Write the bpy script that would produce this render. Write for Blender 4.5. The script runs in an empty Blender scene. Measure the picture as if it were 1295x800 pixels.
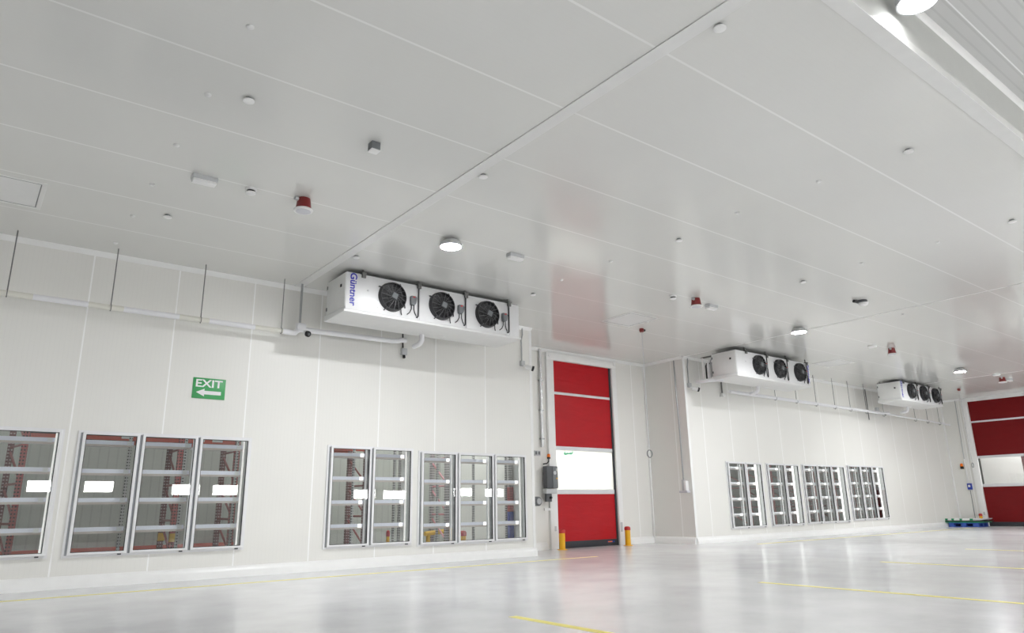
import bpy, math, random
from mathutils import Vector, Matrix
random.seed(7)
S = bpy.context.scene
COL = S.collection
PI = math.pi
H = 5.2            # ceiling height over the main floor
YD, YB = 1.6, 0.105
X1, X2, XE = 10.496, 16.24, 33.56
CAM = Vector((0, -12.755, 1.0531))

# ------------------------------------------------------------------ materials
def lin(r, g, b):
    f = lambda c: (c / 255 / 12.92) if c / 255 <= .04045 else ((c / 255 + .055) / 1.055) ** 2.4
    return (f(r), f(g), f(b), 1)

class NT:
    def __init__(s, name):
        s.m = bpy.data.materials.new(name); s.m.use_nodes = True
        s.t = s.m.node_tree; s.t.nodes.clear()
        s.out = s.n('ShaderNodeOutputMaterial')
    def n(s, typ, **kw):
        nd = s.t.nodes.new(typ)
        for k, v in kw.items():
            if k.startswith('i_'):
                k = k[2:]; k = int(k) if k.isdigit() else k.replace('_', ' ')
                nd.inputs[k].default_value = v
            else: setattr(nd, k, v)
        return nd
    def l(s, a, b): s.t.links.new(a, b)
    def math(s, op, a, b=None, c=None):
        nd = s.n('ShaderNodeMath', operation=op)
        for i, x in enumerate((a, b, c)):
            if x is None: continue
            if isinstance(x, (int, float)): nd.inputs[i].default_value = x
            else: s.l(x, nd.inputs[i])
        return nd.outputs[0]
    def mix(s, fac, a, b):
        nd = s.n('ShaderNodeMix', data_type='RGBA')
        for i, x in ((0, fac), (6, a), (7, b)):
            if isinstance(x, (tuple, float, int)): nd.inputs[i].default_value = x
            else: s.l(x, nd.inputs[i])
        return nd.outputs[2]

def mat(name, col, rough=.5, metal=0., vary=.04, scale=6., spec=.5, bump=0., coat=0.):
    t = NT(name)
    p = t.n('ShaderNodeBsdfPrincipled')
    tc = t.n('ShaderNodeTexCoord')
    nz = t.n('ShaderNodeTexNoise', i_Scale=scale, i_Detail=3.)
    t.l(tc.outputs['Object'], nz.inputs['Vector'])
    lo = tuple(c * (1 - vary) for c in col[:3]) + (1,); hi = tuple(min(1, c * (1 + vary)) for c in col[:3]) + (1,)
    t.l(t.mix(nz.outputs['Fac'], lo, hi), p.inputs['Base Color'])
    p.inputs['Roughness'].default_value = rough; p.inputs['Metallic'].default_value = metal
    p.inputs['Specular IOR Level'].default_value = spec; p.inputs['Coat Weight'].default_value = coat
    if bump:
        b = t.n('ShaderNodeBump', i_Strength=bump, i_Distance=.01)
        t.l(nz.outputs['Fac'], b.inputs['Height']); t.l(b.outputs[0], p.inputs['Normal'])
    t.l(p.outputs[0], t.out.inputs[0])
    return t.m

def emit(name, col, strength):
    t = NT(name); e = t.n('ShaderNodeEmission', i_Color=col, i_Strength=strength)
    t.l(e.outputs[0], t.out.inputs[0]); return t.m

def panel_mat(name, col, axis, pitch, offset, rib, joint_col, rough=.35, width=.014, ribs=.02):
    """insulated sandwich panels: joints every `pitch` along an axis, faint pressed ribs between them"""
    t = NT(name); p = t.n('ShaderNodeBsdfPrincipled')
    g = t.n('ShaderNodeNewGeometry'); sp = t.n('ShaderNodeSeparateXYZ'); t.l(g.outputs['Position'], sp.inputs[0])
    c = sp.outputs['XYZ'.index(axis)]
    fr = t.math('FRACT', t.math('DIVIDE', t.math('SUBTRACT', c, offset), pitch))
    d = t.math('MULTIPLY', t.math('SUBTRACT', .5, t.math('ABSOLUTE', t.math('SUBTRACT', fr, .5))), pitch)
    jo = t.math('LESS_THAN', d, width / 2)
    rb = t.math('FRACT', t.math('DIVIDE', c, rib))
    rs = t.math('LESS_THAN', t.math('ABSOLUTE', t.math('SUBTRACT', rb, .5)), .09)
    nz = t.n('ShaderNodeTexNoise', i_Scale=.7, i_Detail=2.); t.l(g.outputs['Position'], nz.inputs['Vector'])
    base = t.mix(nz.outputs['Fac'], tuple(x * .97 for x in col[:3]) + (1,), tuple(min(1, x * 1.03) for x in col[:3]) + (1,))
    rc = t.mix(t.math('MULTIPLY', rs, ribs * 8), base, tuple(x * .8 for x in col[:3]) + (1,))
    t.l(t.mix(jo, rc, joint_col), p.inputs['Base Color'])
    h = t.math('SUBTRACT', t.math('MULTIPLY', rs, -ribs), t.math('MULTIPLY', jo, -.15))
    b = t.n('ShaderNodeBump', i_Strength=.35, i_Distance=.004)
    t.l(h, b.inputs['Height']); t.l(b.outputs[0], p.inputs['Normal'])
    p.inputs['Roughness'].default_value = rough
    t.l(p.outputs[0], t.out.inputs[0]); return t.m

def floor_mat():
    t = NT('polished_concrete'); p = t.n('ShaderNodeBsdfPrincipled')
    g = t.n('ShaderNodeNewGeometry')
    n1 = t.n('ShaderNodeTexNoise', i_Scale=.3, i_Detail=3., i_Roughness=.5); t.l(g.outputs['Position'], n1.inputs['Vector'])
    n2 = t.n('ShaderNodeTexNoise', i_Scale=1.6, i_Detail=4., i_Roughness=.55); t.l(g.outputs['Position'], n2.inputs['Vector'])
    f = t.math('MULTIPLY_ADD', n2.outputs['Fac'], .45, t.math('MULTIPLY', n1.outputs['Fac'], .55))
    r = t.n('ShaderNodeValToRGB'); t.l(f, r.inputs[0])
    r.color_ramp.elements[0].position = .2; r.color_ramp.elements[0].color = (.50, .50, .515, 1)
    r.color_ramp.elements[1].position = .8; r.color_ramp.elements[1].color = (.84, .84, .85, 1)
    t.l(r.outputs[0], p.inputs['Base Color'])
    mr = t.n('ShaderNodeMapRange', i_3=.16, i_4=.262); t.l(n1.outputs['Fac'], mr.inputs[0]); t.l(mr.outputs[0], p.inputs['Roughness'])
    p.inputs['Specular IOR Level'].default_value = .5
    t.l(p.outputs[0], t.out.inputs[0]); return t.m

def glass_mat(name, tint=(1, 1, 1, 1), refl=1.):
    t = NT(name)
    tr = t.n('ShaderNodeBsdfTransparent', i_Color=tint); gl = t.n('ShaderNodeBsdfGlossy', i_Roughness=.015)
    fr = t.n('ShaderNodeFresnel'); gm = t.n('ShaderNodeNewGeometry')
    t.l(t.math('MULTIPLY_ADD', gm.outputs['Backfacing'], 1 / 1.5 - 1.5, 1.5), fr.inputs['IOR'])
    mx = t.n('ShaderNodeMixShader')
    t.l(t.math('MULTIPLY', fr.outputs[0], refl), mx.inputs[0])
    t.l(tr.outputs[0], mx.inputs[1]); t.l(gl.outputs[0], mx.inputs[2]); t.l(mx.outputs[0], t.out.inputs[0])
    return t.m

def curtain_mat(name, col, rough=.28):
    t = NT(name); p = t.n('ShaderNodeBsdfPrincipled'); g = t.n('ShaderNodeNewGeometry')
    mp = t.n('ShaderNodeMapping'); mp.inputs['Scale'].default_value = (.8, .8, 3.2); t.l(g.outputs['Position'], mp.inputs[0])
    n = t.n('ShaderNodeTexNoise', i_Scale=2.2, i_Detail=4., i_Distortion=.6); t.l(mp.outputs[0], n.inputs['Vector'])
    b = t.n('ShaderNodeBump', i_Strength=.35, i_Distance=.03); t.l(n.outputs['Fac'], b.inputs['Height']); t.l(b.outputs[0], p.inputs['Normal'])
    t.l(t.mix(n.outputs['Fac'], tuple(c * .9 for c in col[:3]) + (1,), tuple(c * 1.1 for c in col[:3]) + (1,)), p.inputs['Base Color'])
    p.inputs['Roughness'].default_value = rough; p.inputs['Specular IOR Level'].default_value = .22; t.l(p.outputs[0], t.out.inputs[0]); return t.m

def holes_mat(name, col, pitch=.055, dark=(.01, .01, .01, 1)):
    """perforated steel upright: rows of round holes"""
    t = NT(name); p = t.n('ShaderNodeBsdfPrincipled'); g = t.n('ShaderNodeNewGeometry')
    sp = t.n('ShaderNodeSeparateXYZ'); t.l(g.outputs['Position'], sp.inputs[0])
    xy = t.math('ADD', sp.outputs[0], sp.outputs[1])
    a = t.math('SUBTRACT', t.math('FRACT', t.math('DIVIDE', sp.outputs[2], pitch)), .5)
    bb = t.math('SUBTRACT', t.math('FRACT', t.math('DIVIDE', xy, .045)), .5)
    d = t.math('ADD', t.math('POWER', t.math('ABSOLUTE', a), 2.), t.math('MULTIPLY', t.math('POWER', t.math('ABSOLUTE', bb), 2.), .5))
    t.l(t.mix(t.math('LESS_THAN', d, .05), col, dark), p.inputs['Base Color'])
    p.inputs['Roughness'].default_value = .45; t.l(p.outputs[0], t.out.inputs[0]); return t.m

M = {}
WHITE = (.805, .797, .762, 1)
M['wall'] = panel_mat('white_wall_panels', WHITE, 'X', 1.305, 1.31, .065, (.97, .97, .96, 1), rough=.38, ribs=.009, width=.022)
M['wall_y'] = panel_mat('white_wall_panels_side', WHITE, 'Y', 1.15, .55, .065, (.97, .97, .96, 1), rough=.38, ribs=.009, width=.022)
M['ceil'] = panel_mat('white_ceiling_panels', (.715, .714, .686, 1), 'Y', 1.295, 0., .0647, (.84, .84, .82, 1), rough=.15, width=.026, ribs=.004)
M['roof'] = panel_mat('ribbed_roof_lining', (.60, .60, .59, 1), 'Y', 1.1, .25, .11, (.9, .9, .9, 1), rough=.4, ribs=.06)
M['side'] = mat('darkened_side_wall', (.22, .22, .21, 1), .5)  # unseen wall, darkened to cut bounce light on the left ceiling
M['lamp_step'] = emit('step_lamp_lens_light', (.97, .985, 1, 1), 5.)
M['step'] = mat('grey_white_step_panel', (.50, .505, .48, 1), .45)
M['trim'] = mat('white_pvc_trim', (.86, .86, .85, 1), .35)
M['flash'] = mat('white_steel_flashing', (.75, .75, .735, 1), .3)
M['floor'] = floor_mat()
M['yellow_paint'] = mat('yellow_floor_paint', (.86, .78, .20, 1), .4, scale=9, vary=.08)
M['alu'] = mat('satin_aluminium_white', (.80, .80, .81, 1), .32)
M['alu_shade'] = mat('shaded_grey_aluminium', (.30, .31, .33, 1), .35, .3)  # door reveal shading put into the grey of mullions and jambs
M['gasket'] = mat('black_rubber_gasket', (.015, .016, .018, 1), .6)
M['glass'] = glass_mat('door_glass', (.93, .95, .94, 1), 1.3)
M['vision'] = glass_mat('clear_vision_sheet', (.93, .95, .95, 1), 1.)
M['shelf'] = mat('white_steel_shelf', (.78, .77, .80, 1), .4)
M['rail'] = mat('pale_lavender_price_rail', (.84, .82, .95, 1), .25)
M['lip'] = mat('warm_grey_shelf_lip', (.60, .51, .49, 1), .4)
M['post'] = holes_mat('slotted_grey_shelf_post', (.45, .44, .44, 1), .05)
M['rack_red'] = holes_mat('red_rack_upright', (.45, .09, .09, 1))
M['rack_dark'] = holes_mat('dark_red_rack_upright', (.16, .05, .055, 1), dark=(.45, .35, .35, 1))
M['brace'] = mat('red_rack_brace', (.30, .07, .07, 1), .45)
M['beam'] = mat('orange_red_rack_beam', (.50, .08, .05, 1), .45)
M['deck'] = mat('dark_rack_deck', (.03, .03, .032, 1), .7)
M['guard'] = mat('yellow_steel_guard', (.78, .47, .03, 1), .4)
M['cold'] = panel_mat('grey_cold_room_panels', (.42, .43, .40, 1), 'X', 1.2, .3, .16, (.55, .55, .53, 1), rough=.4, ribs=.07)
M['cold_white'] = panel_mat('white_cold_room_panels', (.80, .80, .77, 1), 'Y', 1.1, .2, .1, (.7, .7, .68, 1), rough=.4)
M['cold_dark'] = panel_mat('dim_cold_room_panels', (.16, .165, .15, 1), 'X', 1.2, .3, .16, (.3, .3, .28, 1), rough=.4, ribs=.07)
M['strip'] = emit('led_strip_light', (1, .99, .97, 1), .8)
M['rack_pale'] = holes_mat('pale_grey_rack_upright', (.45, .42, .43, 1))
M['brace_pink'] = mat('pink_rack_brace', (.55, .22, .25, 1), .45)
M['glow_end'] = emit('shelf_end_glow', (1, .99, .98, 1), .5)
M['strip_c'] = emit('shelf_and_strip_glow', (1, .99, .98, 1), .26)
M['hanger'] = mat('dark_zinc_hanger', (.13, .13, .125, 1), .4, .4)
M['strip_dim'] = emit('led_strip_and_glint_soft', (1, .98, .96, 1), .24)
M['lamp'] = emit('lamp_lens_light', (.97, .985, 1, 1), 200.)
M['lamp_bay_added'] = emit('added_bay_lamp_light', (.97, .985, 1, 1), 150.)
M['case'] = mat('white_coated_casing', (.74, .74, .745, 1), .35)
M['case_side'] = mat('white_coated_tray', (.76, .76, .75, 1), .4)
M['fan'] = mat('black_fan_plastic', (.018, .018, .02, 1), .35)
M['guardwire'] = mat('grey_fan_guard_wire', (.075, .075, .08, 1), .35, .2)
M['black'] = mat('black_plastic', (.012, .012, .014, 1), .45)
M['grey'] = mat('grey_plastic', (.17, .18, .19, 1), .5)
M['dgrey'] = mat('dark_grey_housing', (.075, .08, .088, 1), .4)
M['lgrey'] = mat('light_grey_plastic', (.55, .56, .57, 1), .45)
M['steel'] = mat('galvanised_steel', (.42, .43, .44, 1), .35, .7)
M['rod'] = mat('dull_threaded_steel', (.20, .20, .20, 1), .45, .5)
M['silver'] = mat('shiny_steel_conduit', (.72, .73, .75, 1), .2, .8)
M['foam'] = mat('white_pipe_lagging', (.80, .80, .82, 1), .5)
M['foam_cream'] = mat('cream_pipe_lagging', (.74, .73, .66, 1), .55)
M['green_sign'] = mat('green_sign_board', lin(62, 160, 92), .4)
M['sign_white'] = mat('white_sign_print', (.86, .85, .87, 1), .45)
M['blue_print'] = mat('blue_print', lin(40, 44, 170), .4)
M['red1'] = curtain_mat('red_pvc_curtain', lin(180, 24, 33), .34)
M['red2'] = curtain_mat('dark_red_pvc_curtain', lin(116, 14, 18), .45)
M['bar'] = mat('pale_grey_curtain_bar', (.74, .75, .77, 1), .35)
M['rubber'] = mat('black_rubber_seal', (.03, .033, .04, 1), .6)
M['beacon_red'] = mat('red_sounder_plastic', (.22, .02, .02, 1), .35)
M['red_cap'] = mat('red_plastic_cap', lin(190, 40, 40), .4)
M['yellow'] = mat('yellow_bollard_paint', lin(236, 178, 22), .4)
M['orange'] = mat('orange_lens', lin(246, 124, 22), .3)
M['white_plastic'] = mat('white_plastic', (.84, .84, .83, 1), .4)
M['pale_lens'] = mat('pale_lens', (.62, .62, .66, 1), .3)
M['blue'] = mat('blue_pallet_plastic', lin(52, 86, 172), .5)
M['blue_box'] = mat('blue_switch_box', lin(40, 62, 160), .4)
M['green'] = mat('green_plastic', lin(24, 140, 92), .5)
M['marker'] = mat('green_marker_tape', lin(110, 205, 160), .5)
M['bolt'] = mat('bolt_cap_white', (.74, .74, .73, 1), .4)
M['daylit'] = emit('daylight_in_dock_window', (1, 1, 1, 1), 14.)
M['lit_room'] = mat('bright_next_room', (.90, .91, .88, 1), .6)

for k in ('glow_end', 'strip_c'): M[k].cycles.emission_sampling = 'NONE'

# ------------------------------------------------------------------ mesh helpers
class MB:
    def __init__(s): s.v = []; s.f = []
    def add(s, vs, fs):
        o = len(s.v); s.v += [tuple(v) for v in vs]; s.f += [tuple(i + o for i in f) for f in fs]; return s
    def box(s, x0, y0, z0, x1, y1, z1):
        vs = [(x, y, z) for z in (z0, z1) for y in (y0, y1) for x in (x0, x1)]
        return s.add(vs, [(0, 2, 3, 1), (4, 5, 7, 6), (0, 1, 5, 4), (2, 6, 7, 3), (0, 4, 6, 2), (1, 3, 7, 5)])
    def cbox(s, c, d): return s.box(c[0] - d[0] / 2, c[1] - d[1] / 2, c[2] - d[2] / 2, c[0] + d[0] / 2, c[1] + d[1] / 2, c[2] + d[2] / 2)
    def obox(s, c, d, rot):
        vs = [Vector(c) + rot @ Vector((x * d[0] / 2, y * d[1] / 2, z * d[2] / 2)) for z in (-1, 1) for y in (-1, 1) for x in (-1, 1)]
        return s.add(vs, [(0, 2, 3, 1), (4, 5, 7, 6), (0, 1, 5, 4), (2, 6, 7, 3), (0, 4, 6, 2), (1, 3, 7, 5)])
    def lathe(s, prof, c=(0, 0, 0), axis='Z', n=24):
        """prof: (radius, height) pairs; closed with caps"""
        c = Vector(c); vs = []; fs = []
        for r, h in prof:
            for k in range(n):
                a = 2 * PI * k / n
                p = (r * math.cos(a), r * math.sin(a), h)
                if axis == 'Y': p = (p[0], h, -p[1])
                elif axis == '-Y': p = (p[0], -h, p[1])
                elif axis == 'X': p = (h, p[0], p[1])
                vs.append(c + Vector(p))
        m = len(prof)
        for i in range(m - 1):
            for k in range(n):
                k2 = (k + 1) % n
                fs.append((i * n + k, i * n + k2, (i + 1) * n + k2, (i + 1) * n + k))
        fs.append(tuple(range(n - 1, -1, -1))); fs.append(tuple((m - 1) * n + k for k in range(n)))
        return s.add(vs, fs)
    def tube(s, pts, r, n=10, caps=True):
        pts = [Vector(p) for p in pts]; vs = []; fs = []; up = None
        for i, p in enumerate(pts):
            a = pts[max(i - 1, 0)]; b = pts[min(i + 1, len(pts) - 1)]; t = (b - a).normalized()
            if up is None:
                up = Vector((0, 0, 1)) if abs(t.z) < .9 else Vector((1, 0, 0))
            u = (up - t * up.dot(t)).normalized(); w = t.cross(u); up = u
            rr = r[i] if isinstance(r, (list, tuple)) else r
            for k in range(n):
                an = 2 * PI * k / n; vs.append(p + (u * math.cos(an) + w * math.sin(an)) * rr)
        for i in range(len(pts) - 1):
            for k in range(n):
                k2 = (k + 1) % n; fs.append((i * n + k, i * n + k2, (i + 1) * n + k2, (i + 1) * n + k))
        if caps: fs.append(tuple(range(n - 1, -1, -1))); fs.append(tuple((len(pts) - 1) * n + k for k in range(n)))
        return s.add(vs, fs)
    def ring(s, c, R, r, axis='Y', n=36, m=8):
        vs = []; fs = []; c = Vector(c)
        for i in range(n):
            a = 2 * PI * i / n
            for j in range(m):
                b = 2 * PI * j / m; q = R + r * math.cos(b); h = r * math.sin(b)
                p = (q * math.cos(a), h, q * math.sin(a)) if axis == 'Y' else ((q * math.cos(a), q * math.sin(a), h) if axis == 'Z' else (h, q * math.cos(a), q * math.sin(a)))
                vs.append(c + Vector(p))
        for i in range(n):
            for j in range(m):
                fs.append((i * m + j, ((i + 1) % n) * m + j, ((i + 1) % n) * m + (j + 1) % m, i * m + (j + 1) % m))
        return s.add(vs, fs)
    def prism(s, poly, y0, y1):
        """polygon in XZ extruded along Y"""
        n = len(poly); vs = [(x, y0, z) for x, z in poly] + [(x, y1, z) for x, z in poly]
        fs = [tuple(range(n)), tuple(range(2 * n - 1, n - 1, -1))] + [(i, i + n, (i + 1) % n + n, (i + 1) % n) for i in range(n)]
        return s.add(vs, fs)
    def prism_x(s, poly, x0, x1):
        """polygon in YZ extruded along X"""
        n = len(poly); vs = [(x0, y, z) for y, z in poly] + [(x1, y, z) for y, z in poly]
        fs = [tuple(range(n - 1, -1, -1)), tuple(range(n, 2 * n))] + [(i, (i + 1) % n, (i + 1) % n + n, i + n) for i in range(n)]
        return s.add(vs, fs)
    def prism_y(s, poly, y0, y1):
        return s.prism(poly, y0, y1)
    def frame(s, x0, x1, z0, z1, w, y0, y1, wb=None):
        """rectangular picture-frame ring in the XZ plane"""
        wb = w if wb is None else wb
        o = [(x0, z0), (x1, z0), (x1, z1), (x0, z1)]; i = [(x0 + w, z0 + wb), (x1 - w, z0 + wb), (x1 - w, z1 - wb), (x0 + w, z1 - wb)]
        vs = [(x, y0, z) for x, z in o] + [(x, y0, z) for x, z in i] + [(x, y1, z) for x, z in o] + [(x, y1, z) for x, z in i]
        fs = []
        for k in range(4):
            j = (k + 1) % 4
            fs += [(k, j, 4 + j, 4 + k), (8 + j, 8 + k, 12 + k, 12 + j), (j, k, 8 + k, 8 + j), (4 + k, 4 + j, 12 + j, 12 + k)]
        return s.add(vs, fs)
    def build(s, name, m, parent=None, bevel=0., angle=38, loc=None):
        off = Vector(loc) if loc is not None else Vector((0, 0, 0))
        p = parent
        while p is not None: off = off + p.location; p = p.parent
        me = bpy.data.meshes.new(name); me.from_pydata([Vector(v) - off for v in s.v], [], s.f); me.validate()
        o = bpy.data.objects.new(name, me); COL.objects.link(o)
        me.materials.append(m)
        import bmesh
        b = bmesh.new(); b.from_mesh(me); bmesh.ops.recalc_face_normals(b, faces=b.faces)
        if bevel:
            es = [e for e in b.edges if len(e.link_faces) == 2 and e.calc_face_angle(0) > .6]
            bmesh.ops.bevel(b, geom=es, offset=bevel, segments=2, affect='EDGES', profile=.5, clamp_overlap=True)
        b.to_mesh(me); b.free()
        me.polygons.foreach_set('use_smooth', [True] * len(me.polygons)); me.set_sharp_from_angle(angle=math.radians(angle)); me.update()
        if loc is not None: o.location = loc
        if parent is not None: o.parent = parent
        return o

def tag(o, label, cat, group=None):
    o['label'] = label; o['category'] = cat
    if group: o['group'] = group
    return o
def thing(name, loc, label, cat, group=None):
    o = bpy.data.objects.new(name, None); o.empty_display_size = .1; COL.objects.link(o); o.location = loc
    return tag(o, label, cat, group)
def struct(o): o['kind'] = 'structure'; return o

def text_mesh(name, body, size, m, parent, matrix, bold=.0, depth=.002):
    cu = bpy.data.curves.new(name, 'FONT'); cu.body = body; cu.size = size; cu.extrude = depth; cu.offset = bold
    cu.align_x = 'CENTER'; cu.align_y = 'CENTER'
    tmp = bpy.data.objects.new(name + '_tmp', cu); COL.objects.link(tmp)
    bpy.context.view_layer.update()
    me = bpy.data.meshes.new_from_object(tmp.evaluated_get(bpy.context.evaluated_depsgraph_get()))
    bpy.data.objects.remove(tmp); bpy.data.curves.remove(cu)
    me.transform(matrix)
    off = Vector((0, 0, 0)); p = parent
    while p is not None: off = off + p.location; p = p.parent
    me.transform(Matrix.Translation(-off)); me.materials.clear(); me.materials.append(m); me.name = name
    o = bpy.data.objects.new(name, me); COL.objects.link(o); o.parent = parent
    return o
# local text axes: x right, y up, z towards the viewer.  Facing -Y: x->X, y->Z, z->-Y
FACE = Matrix(((1, 0, 0, 0), (0, 0, -1, 0), (0, 1, 0, 0), (0, 0, 0, 1)))

def curl(p0, p1, sag, n=8, side=(0, 0, 0)):
    p0 = Vector(p0); p1 = Vector(p1); out = []
    for i in range(n + 1):
        t = i / n; q = p0.lerp(p1, t); k = 4 * t * (1 - t)
        out.append(q + Vector((0, 0, -sag * k)) + Vector(side) * k)
    return out

# ------------------------------------------------------------------ setting
def wall_holes(name, m, x0, x1, z0, z1, yf, th, holes):
    xs = sorted({x0, x1} | {h[0] for h in holes} | {h[1] for h in holes}); zs = sorted({z0, z1} | {h[2] for h in holes} | {h[3] for h in holes})
    b = MB()
    def hole(x, z): return any(h[0] < x < h[1] and h[2] < z < h[3] for h in holes)
    for i in range(len(xs) - 1):
        for j in range(len(zs) - 1):
            a, c, d, e = xs[i], xs[i + 1], zs[j], zs[j + 1]
            if hole((a + c) / 2, (d + e) / 2): continue
            for y in (yf, yf + th): b.add([(a, y, d), (c, y, d), (c, y, e), (a, y, e)], [(0, 1, 2, 3)])
    for h in holes + [(x0, x1, z0, z1)]:
        a, c, d, e = h; y0, y1 = yf, yf + th
        b.add([(a, y0, d), (c, y0, d), (c, y0, e), (a, y0, e), (a, y1, d), (c, y1, d), (c, y1, e), (a, y1, e)],
              [(0, 1, 5, 4), (1, 2, 6, 5), (2, 3, 7, 6), (3, 0, 4, 7)])
    return struct(b.build(name, m))

GA = [([.12, 1.25], .44, 2.31), ([1.43, 2.30, 3.18, 4.07], .43, 2.30), ([5.485, 6.393, 7.322], .366, 2.235), ([7.45, 8.378, 9.328, 10.25], .332, 2.195)]
GB = [([17.83, 18.74, 19.59], .337, 2.247), ([19.845, 20.815, 21.65], .345, 2.247), ([21.85, 22.75, 23.63, 24.535], .367, 2.26), ([24.73, 25.626, 26.476, 27.365], .40, 2.298)]
hA = [(e[0] + .03, e[-1] - .03, a + .03, b - .03) for e, a, b in GA]
hB = [(e[0] + .03, e[-1] - .03, a + .03, b - .03) for e, a, b in GB]
XL, YBACK = -9.0, -22.0
WT = .12
wall_holes('wall_left', M['wall'], XL, X1, 0, H, 0, WT, hA)
wall_holes('wall_right', M['wall'], X2, XE + .15, 0, H, YB, WT, hB)
struct(MB().box(X1 - WT, WT, 0, X1, YD + .12, H).build('wall_alcove', M['wall_y']))
DX0, DX1, DZ = 12.50, 14.78, 4.92        # red rapid door opening in the alcove
wall_holes('wall_door', M['wall'], X1, X2 + .12, 0, H, YD, .12, [(DX0, DX1, .0, DZ)])
struct(MB().box(X2, YB + WT, 0, X2 + .12, YD, H).build('wall_return', M['wall_y']))
# far end wall (faces -X) with the second red door
EY0, EY1, EZ = -3.45, -.93, 5.04
b = MB()
b.box(XE, EY1, 0, XE + .12, YB, H); b.box(XE, EY0, EZ, XE + .12, EY1, H); b.box(XE, YBACK, 0, XE + .12, EY0, H + 1)
struct(b.build('wall_far', M['wall_y']))
struct(MB().box(XL - .12, YBACK, 0, XL, .12, H + 1).build('wall_side', M['side']))
# dock windows in the opposite wall (seen mirrored in the glass)
WIN = [(2.75, 2.10, 1.0), (4.62, 2.09, 1.0), (7.86, 1.98, 1.1), (9.47, 1.96, 1.05), (16.1, 1.78, 1.15), (17.75, 1.74, 1.25), (21.9, 1.87, 1.15), (24.0, 1.83, 1.25)]
YW = -20.0
wall_holes('wall_back', M['wall'], XL, XE, 0, H + 1, YW - .12, .12, [(x - w / 2, x + w / 2, z - .20, z + .20) for x, z, w in WIN])
for i, (x, z, w) in enumerate(WIN):
    struct(MB().box(x - w / 2, YW - .09, z - .20, x + w / 2, YW - .05, z + .20).build('window_%d' % (i + 1), M['daylit']))
struct(MB().box(XL - .2, YBACK, -.1, 38, 4.6, 0).build('floor', M['floor']))
YS = -10.5                                    # the ceiling steps up here
struct(MB().box(XL, YS, H, XE + .15, YD + .15, H + .1).build('ceiling', M['ceil']))
ZU = 5.78
struct(MB().box(XL, YS, H + .1, XE, YS + .1, ZU).build('wall_step', M['step']))
struct(MB().box(XL, YW - .2, ZU, XE, YS + .1, ZU + .1).build('ceiling_raised', M['roof']))
# trims
n = [0]
def trim(mb, m=None):
    n[0] += 1; return struct(mb.build('trim_%d' % n[0], m or M['trim']))
trim(MB().box(XL, YS - .004, H - .006, XE, YS + .15, H + .0), M['flash'])
trim(MB().box(4.63, YS, H - .012, 4.79, -.05, H), M['flash'])
trim(MB().box(16.30, YS, H - .005, 16.335, YB, H), M['flash'])
trim(MB().box(27.9, YS, H - .005, 27.935, YB, H), M['flash'])
for z, y in ((ZU - .05, YS - .05), ):
    trim(MB().prism_x([(YS, z), (YS - .03, ZU), (YS - .04, ZU), (YS - .04, ZU - .01), (YS - .012, z - .012), (YS, z - .02)], XL, XE), M['flash'])
def cove_x(x0, x1, y): trim(MB().prism_x([(y, H), (y - .075, H), (y - .06, H - .02), (y - .02, H - .06), (y, H - .075)], x0, x1))
def cove_y(y0, y1, x, sgn=-1):
    b = MB(); pr = [(x, H), (x + sgn * .075, H), (x + sgn * .06, H - .02), (x + sgn * .02, H - .06), (x, H - .075)]
    b.prism(pr, y0, y1); trim(b)
cove_x(XL, X1, 0); cove_x(X1, X2, YD); cove_x(X2, XE, YB); cove_y(YB, YD, X2); cove_y(YS, YB, XE)
# corner posts and vertical corner covers
trim(MB().box(X1 - .07, -.006, 0, X1 + .006, 0, H)); trim(MB().box(X2 - .006, YB - .006, 0, X2 + .09, YB, H))
trim(MB().box(X2 - .05, YD - .05, 0, X2, YD, H)); trim(MB().box(XE - .045, YB - .045, 0, XE, YB, H))
def base_x(nm, x0, x1, y): struct(MB().prism_x([(y, 0), (y - .07, 0), (y - .06, .10), (y - .02, .17), (y, .18)], x0, x1).build('baseboard_' + nm, M['trim']))
def base_y(nm, y0, y1, x): struct(MB().prism([(x, 0), (x - .07, 0), (x - .06, .10), (x - .02, .17), (x, .18)], y0, y1).build('baseboard_' + nm, M['trim']))
base_x('left', XL, X1, 0); base_x('door_near', X1, DX0 - .32, YD); base_x('door_far', DX1 + .25, X2, YD); base_x('right', X2, XE, YB)
base_y('return', YB, YD, X2); base_y('far', EY1 + .2, YB, XE)
# painted lines on the floor
def line(x0, y0, x1, y1): struct(MB().box(x0, y0, 0, x1, y1, .002).build('floor_line', M['yellow_paint']))
line(XL, -1.25, 11.2, -1.16); line(17.2, -1.2, 32, -1.1)
for x, ya in ((4.62, -6.75), (9.0, -6.65), (13.4, -6.2), (17.9, -5.9), (22.3, -5.7)): line(x - .05, -12.5, x + .05, ya)
# cold rooms behind the glass doors
CY = 3.0
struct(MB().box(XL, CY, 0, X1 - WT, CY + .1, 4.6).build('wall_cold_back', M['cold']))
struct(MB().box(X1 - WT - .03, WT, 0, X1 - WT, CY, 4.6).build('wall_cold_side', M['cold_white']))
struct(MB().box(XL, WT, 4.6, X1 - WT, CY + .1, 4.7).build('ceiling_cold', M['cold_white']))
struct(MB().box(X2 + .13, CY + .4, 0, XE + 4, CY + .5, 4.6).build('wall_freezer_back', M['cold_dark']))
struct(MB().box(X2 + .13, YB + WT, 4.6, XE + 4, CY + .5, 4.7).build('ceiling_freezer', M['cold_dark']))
struct(MB().box(XE + 3.9, YB + WT, 0, XE + 4, CY + .5, 4.6).build('wall_freezer_end', M['cold_dark']))
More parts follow.
